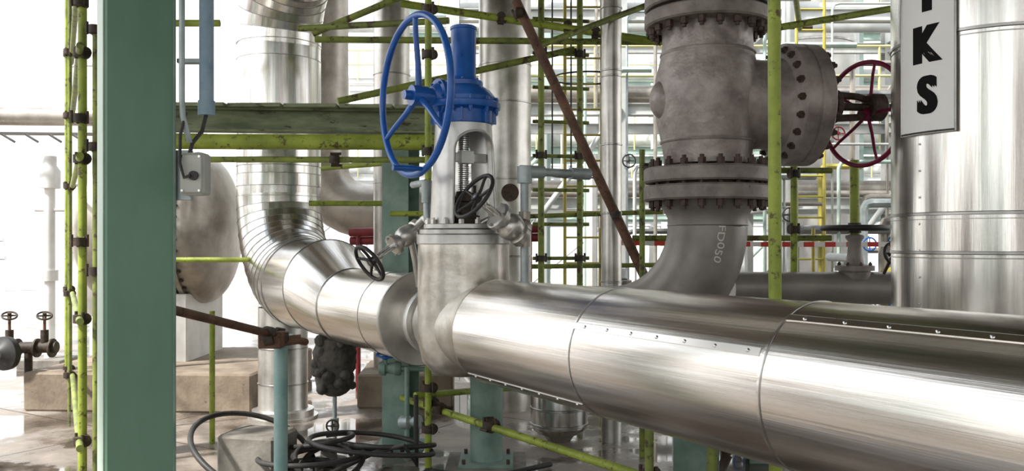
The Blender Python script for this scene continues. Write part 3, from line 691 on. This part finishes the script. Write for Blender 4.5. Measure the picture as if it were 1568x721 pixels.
# ------------------------------------------------------------ left background: vessel, white elbow, pumps
def rear_left():
    b=B('horizontal_pressure_vessel'); c=V((-6.2,10.2,1.90)); r=0.88; L=2.55
    pr=[(r*math.cos(t),L+0.34*math.sin(t)) for t in [PI/2*i/10 for i in range(11)]]
    pr0=[(r*math.cos(t),1.5-0.35*math.sin(t)) for t in [PI/2*i/8 for i in range(8,-1,-1)]]
    b.lathe([(0.01,pr0[0][1])]+pr0[1:]+pr[:-1]+[(0.01,L+0.34)],c,(1,0,0),CREAM,72)
    for x in (1.65,2.0,2.2): clad_joint(b,c+V((x,0,0)),(1,0,0),r,0.012,0.008)
    b.lathe([(r+0.04,2.36),(r+0.04,2.41)],c,(1,0,0),CREAM,60); b.lathe([(r+0.04,2.44),(r+0.04,2.49)],c,(1,0,0),CREAM,60)
    b.bolts(c+V((2.49,0,0)),(1,0,0),r+0.015,44,0.018,0.03,COUP); b.bolts(c+V((2.36,0,0)),(-1,0,0),r+0.015,44,0.018,0.03,COUP)
    for x in (-4.55,-3.75): b.box((x,10.2,0.76),(0.18,1.2,0.80),WHITE)
    b.path([(-3.72,9.2,0.4),(-3.72,9.2,1.6)],0.05,MIDG,12)
    b.done()
    b=B('insulated_elbow_pipe')
    pts=[V((-0.2,11.2,2.15)),V((-1.0,11.2,2.15))]+arc((-1.9,11.2,2.15+0.6),(0,0,-1),(-1,0,0),0.6,8)+[V((-2.5,11.2,6.2))]
    b.path(pts,0.35,CREAM,48,True); 
    for x in (-0.6,-1.2,-1.7): clad_joint(b,V((x,11.2,2.15)),(1,0,0),0.35,0.01,0.008)
    b.hbeam((-1.0,11.2,0),(-1.0,11.2,1.8),0.2,0.2,PALEG,side=(1,0,0))
    b.done()
    b=B('vertical_process_vessel'); 
    b.lathe([(0.3,0.0),(0.3,0.6),(0.55,0.9),(0.62,1.2),(0.62,5.2),(0.5,5.5),(0.1,5.7)],(-6.3,13.4,0),UP,WHITE,56)
    for z in (1.6,2.6,3.6,4.4): clad_joint(b,V((-6.3,13.4,z)),UP,0.62,0.02,0.01)
    b.done()
    b=B('instrument_stand'); x,y=-6.5,12.0
    b.cyl((x,y,0),(x,y,2.7),0.07,WHITE); b.lathe([(0.14,2.5),(0.14,2.75),(0.09,2.82),(0.09,2.95),(0.03,3.0)],(x,y,0),UP,WHITE,20); b.box((x,y,0.06),(0.6,0.6,0.12),CONCG); b.cyl((x-0.2,y,2.2),(x+0.35,y,2.2),0.03,WHITE)
    b.cyl((x,y,1.2),(x,y,1.35),0.11,WHITE); b.done()
    b=B('pump_suction_valves')
    b.cyl((-5.9,9.0,0.62),(-4.80,9.0,0.64),0.06,COUP,seg=20)
    b.lathe([(0.05,0),(0.17,0.02),(0.175,0.05),(0.175,0.09),(0.12,0.11),(0.06,0.16)],(-5.20,8.85,0.60),(-0.35,-1,0),BLACK,32)
    b.bolts((-5.21,8.8,0.60),(-0.35,-1,0),0.14,8,0.016,0.02,COUP)
    for x in (-5.3,-4.93):
        b.cyl((x,9.0,0.64),(x,9.0,0.82),0.04,COUP); b.cyl((x,9.0,0.82),(x,9.0,0.97),0.015,RUST); b.wheel((x,9.0,0.97),(0.3,-0.5,1),0.07,0.010,COUP,4,0.02,0,0,0.008)
        b.flange((x-0.09,9.0,0.63),(1,0,0),0.10,0.025,COUP,seg=20); b.flange((x+0.07,9.0,0.63),(1,0,0),0.10,0.025,COUP,seg=20)
    b.cyl((-5.6,9.0,0),(-5.6,9.0,0.60),0.04,COUP); b.cyl((-5.1,9.0,0.0),(-5.1,9.0,0.6),0.04,COUP)
    b.done()
    b=B('overhead_white_pipe')
    b.path([(-12,12.0,3.55),(-5.2,12.0,3.5),(-4.2,12.0,3.45)],0.13,CREAM,20)
    for y in (11.6,11.75): b.cyl((-12,y,3.28),(-4.2,y,3.22),0.025,MIDG,seg=8)
    for k in range(24): b.cyl((-11.8+k*0.32,11.6,3.25),(-11.64+k*0.32,11.75,3.12),0.018,MIDG,seg=6)
    b.cyl((-8.9,12.0,0),(-8.9,12.0,3.5),0.05,PALE)
    b.done()
    b=B('distant_process_train')
    for k in range(13):
        x=-36+k*1.9; y=30+random.uniform(-3,4); h=random.uniform(1.5,5.5); r=random.uniform(0.15,0.7)
        b.lathe([(r*0.9,0),(r,0.1),(r,h-0.2),(r*0.5,h)],(x,y,0),UP,FAR,20)
        b.cyl((x,y,h*0.5),(x+1.5,y,h*0.5),0.08,FAR,seg=10)
    b.done()
rear_left()

# ------------------------------------------------------------ far pipe racks
def racks():
    for j,(Y,x0,x1,mt) in enumerate(((14.5,-1.0,16,PALE),(21,-3,20,PALEG),(30,-9,34,FAR))):
        b=B('steel_pipe_rack'); n=int((x1-x0)/(2.6+j*0.9)); D=2.5
        xs=[x0+(x1-x0)*i/n for i in range(n+1)]; lv=[2.4,4.0,5.6,7.4,9.4][: 5]
        for x in xs:
            for d in (0,D): b.hbeam((x,Y+d,0),(x,Y+d,10),0.22,0.22,mt,side=(1,0,0))
            for z in lv: b.hbeam((x,Y,z),(x,Y+D,z),0.15,0.2,mt,side=(1,0,0))
        for z in lv:
            for d in (0,D): b.hbeam((x0,Y+d,z),(x1,Y+d,z),0.12,0.2,mt,side=(0,1,0))
            for k in range(3):
                rr=random.choice((0.06,0.09,0.13,0.17)); yy=Y+0.3+k*0.7
                b.cyl((x0,yy,z+0.12+rr),(x1,yy,z+0.12+rr),rr,random.choice((WHITE,MIDG,CREAM,PALE) if j==0 else (WHITE,PALE,FAR)),seg=14)
            if z in (4.0,7.4):
                for hz in (0.55,1.05): b.cyl((x0,Y-0.1,z+hz),(x1,Y-0.1,z+hz),0.025,YELP,seg=6)
                for k in range(int((x1-x0)/1.2)): b.cyl((x0+k*1.2,Y-0.1,z),(x0+k*1.2,Y-0.1,z+1.05),0.022,YELP,seg=6)
        for i in range(0,n,2):
            tube(b,(xs[i],Y-0.12,0.2),(xs[i+1],Y-0.12,4.0),0.05,mt)
        for k in range(int((x1-x0)*1.3)):
            x=random.uniform(x0,x1); z0=random.choice((0,2.4,4.0)); z1=z0+random.choice((1.6,3.2,4.8)); rr=random.choice((0.025,0.04,0.06,0.1))
            b.cyl((x,Y-0.25,z0),(x,Y-0.25,z1),rr,random.choice((PALE,MIDG,WHITE,PALEG,CREAM) if j==0 else (PALE,WHITE,FAR)),seg=8)
        b.done()
    b=B('small_bore_pipework')
    for k in range(44):
        x=random.uniform(1.6,7.5); y=random.uniform(12.9,13.8); z1=random.uniform(1.2,5.8); r=random.choice((0.02,0.03,0.045,0.07))
        mm=random.choice((PALE,MIDG,MIDG,PALEG,CREAM,GALV,YELL,COUP))
        b.path([(x,y,0),(x,y,z1-0.1),(x+0.04,y,z1-0.02),(x+0.12,y,z1),(x+random.uniform(0.5,2.2),y,z1)],r,mm,8)
        if random.random()<0.6:
            zf=random.uniform(0.6,z1*0.8); b.flange((x,y,zf),UP,r*2.1,0.03,mm,seg=14); b.flange((x,y,zf+0.2),UP,r*2.1,0.03,mm,seg=14)
            b.wheel((x,y-0.25,zf+0.1),(0,-1,0),0.10,0.012,random.choice((BLACK,BLACK,BLUE,REDP)),4,0.02,0,0,0.008); b.cyl((x,y,zf+0.1),(x,y-0.25,zf+0.1),0.014,COUP,seg=8)
    b.done()
    b=B('access_ladder')
    for x in (4.1,4.5): b.cyl((x,12.3,0),(x,12.3,6.0),0.025,YELL,seg=8)
    for k in range(19): b.cyl((4.1,12.3,0.3+k*0.3),(4.5,12.3,0.3+k*0.3),0.016,YELL,seg=8)
    b.done()
    for k in range(5):
        x=1.2+k*1.5; y=11.2+random.uniform(-0.2,0.3)
        b=B('process_pump_skid')
        b.box((x,y,0.15),(0.9,0.7,0.3),CONCG,bev=0.02); b.lathe([(0.2,0),(0.24,0.03),(0.24,0.4),(0.15,0.45),(0.12,0.6)],(x-0.3,y,0.6),(1,0,0),random.choice((PALEG,PALE,TEAL)),24)
        b.box((x-0.05,y,0.36),(0.5,0.3,0.14),CONCG); h=random.uniform(1.2,2.6)
        b.cyl((x+0.25,y,0.6),(x+0.25,y,h),0.06,PALE); b.flange((x+0.25,y,0.9),UP,0.11,0.05,CASTF,seg=20); b.flange((x+0.25,y,1.2),UP,0.11,0.05,CASTF,seg=20)
        b.wheel((x+0.25,y-0.35,1.05),(0,-1,0),0.13,0.014,random.choice((BLACK,MAROON,BLUE)),4,0.02,0,0,0.01); b.cyl((x+0.25,y,1.05),(x+0.25,y-0.35,1.05),0.02,COUP)
        b.path([(x+0.25,y,h),(x+0.25,y+0.05,h+0.1),(x+0.25,y+0.8,h+0.1)],0.06,PALE,12)
        b.done()
    b=B('process_column')
    b.lathe([(0.9,0),(0.9,11),(0.4,11.6)],(6.5,18.6,0),UP,WHITE,48)
    for z in (2,4,6,8): clad_joint(b,V((6.5,18.6,z)),UP,0.9,0.03,0.02)
    b.done()
racks()

# ------------------------------------------------------------ unseen deck added for shade, unseen plant added for reflections
def surround():
    b=B('unseen_shade_deck')  # out-of-view slab added to shade the foreground and band the cladding reflections
    b.box((2.0,2.2,6.42),(16,16.5,0.3),DECKM,bev=0.03)
    for x in (-5.5,-1.75,2.0,5.75,9.5): b.hbeam((x,-6.0,6.1),(x,10.3,6.1),0.25,0.34,GREEN,side=(1,0,0))
    for y in (-5.5,-1.5,2.6): b.hbeam((-5.9,y,5.85),(9.9,y,5.85),0.2,0.2,GREEN,side=(0,1,0))
    for x,y in ((-5.5,-5.5),(-1.75,-5.5),(2.0,-5.5),(5.75,-5.5),(9.5,-5.5),(-5.5,-1.5),(5.75,-1.5),(9.5,10),(5.75,2.6),(9.5,2.6)):
        b.hbeam((x,y,0),(x,y,5.95),0.3,0.3,GREEN,side=(1,0,0))
    b.done()
    b=B('reflection_pipe_run')  # out-of-view pipes added to break up the white in the metal reflections
    for k,(z,r,mm) in enumerate(((0.5,0.2,CREAM),(0.5,0.15,MIDG),(0.5,0.24,CLADD))):
        c=V((-4.8-k*0.7*0.851,-1.2-k*0.7*0.525,z)); b.cyl(c-PD*7,c+PD*7,r,mm,seg=24)
    for s in (-5,-1,3): 
        c=V((-5.4,-1.6,0.13))+PD*s; b.box(c,(1.9,0.25,0.26),CONCG,ux=PN)
    b.done()
    rr=random.Random(3)
    for k in range(17):
        a=math.radians(150+k*14.5+rr.uniform(-3,3)); R0=rr.uniform(12.5,15); x=R0*math.cos(a); y=2+R0*math.sin(a)
        if y>4 and -14<x<0: x-=4
        r=rr.uniform(0.5,1.5); h=rr.uniform(2.6,7.0); mm=rr.choice((MIDG,CREAM,TEAL,GREEN,RUST,MIDG,PALE))
        b=B('reflection_tank'); b.lathe([(r*0.95,0),(r,0.1),(r,h-0.3),(r*0.75,h-0.05),(r*0.3,h)],(x,y,0),UP,mm,32)  # out-of-view body added to darken what the cladding reflects
        for z in (h*0.33,h*0.66): clad_joint(b,V((x,y,z)),UP,r,0.03,0.02)
        b.done()
surround()

# ------------------------------------------------------------ light
w=bpy.data.worlds.new('sky_world'); scene.world=w; w.use_nodes=True; nt=w.node_tree; N=nt.nodes; L=nt.links
bg=N['Background']; tc=N.new('ShaderNodeTexCoord'); sp=N.new('ShaderNodeSeparateXYZ'); L.new(tc.outputs['Generated'],sp.inputs[0])
r=N.new('ShaderNodeValToRGB'); r.color_ramp.elements[0].position=0.0; r.color_ramp.elements[0].color=(1,0.98,0.96,1); r.color_ramp.elements[1].position=0.8; r.color_ramp.elements[1].color=(0.70,0.76,0.84,1)
L.new(sp.outputs['Z'],r.inputs[0]); L.new(r.outputs[0],bg.inputs['Color']); bg.inputs['Strength'].default_value=2.3
sl=bpy.data.lights.new('sun','SUN'); sl.energy=6.0; sl.angle=math.radians(4); sl.color=(1,0.96,0.9)
so=bpy.data.objects.new('sun',sl); scene.collection.objects.link(so)
so.rotation_euler=(-V((-0.55,-0.35,0.75))).to_track_quat('-Z','Y').to_euler()

cam=bpy.data.cameras.new('camera'); co=bpy.data.objects.new('camera',cam); scene.collection.objects.link(co)
co.location=(0,0,CAMH); co.rotation_euler=(PI/2,0,0)
cam.sensor_width=36; cam.lens=36*1500/1800; cam.shift_y=(425-414)/1800*1.0
cam.clip_end=300
scene.camera=co
scene.view_settings.view_transform='Standard'
scene.view_settings.look='None'
scene.view_settings.exposure=0.22
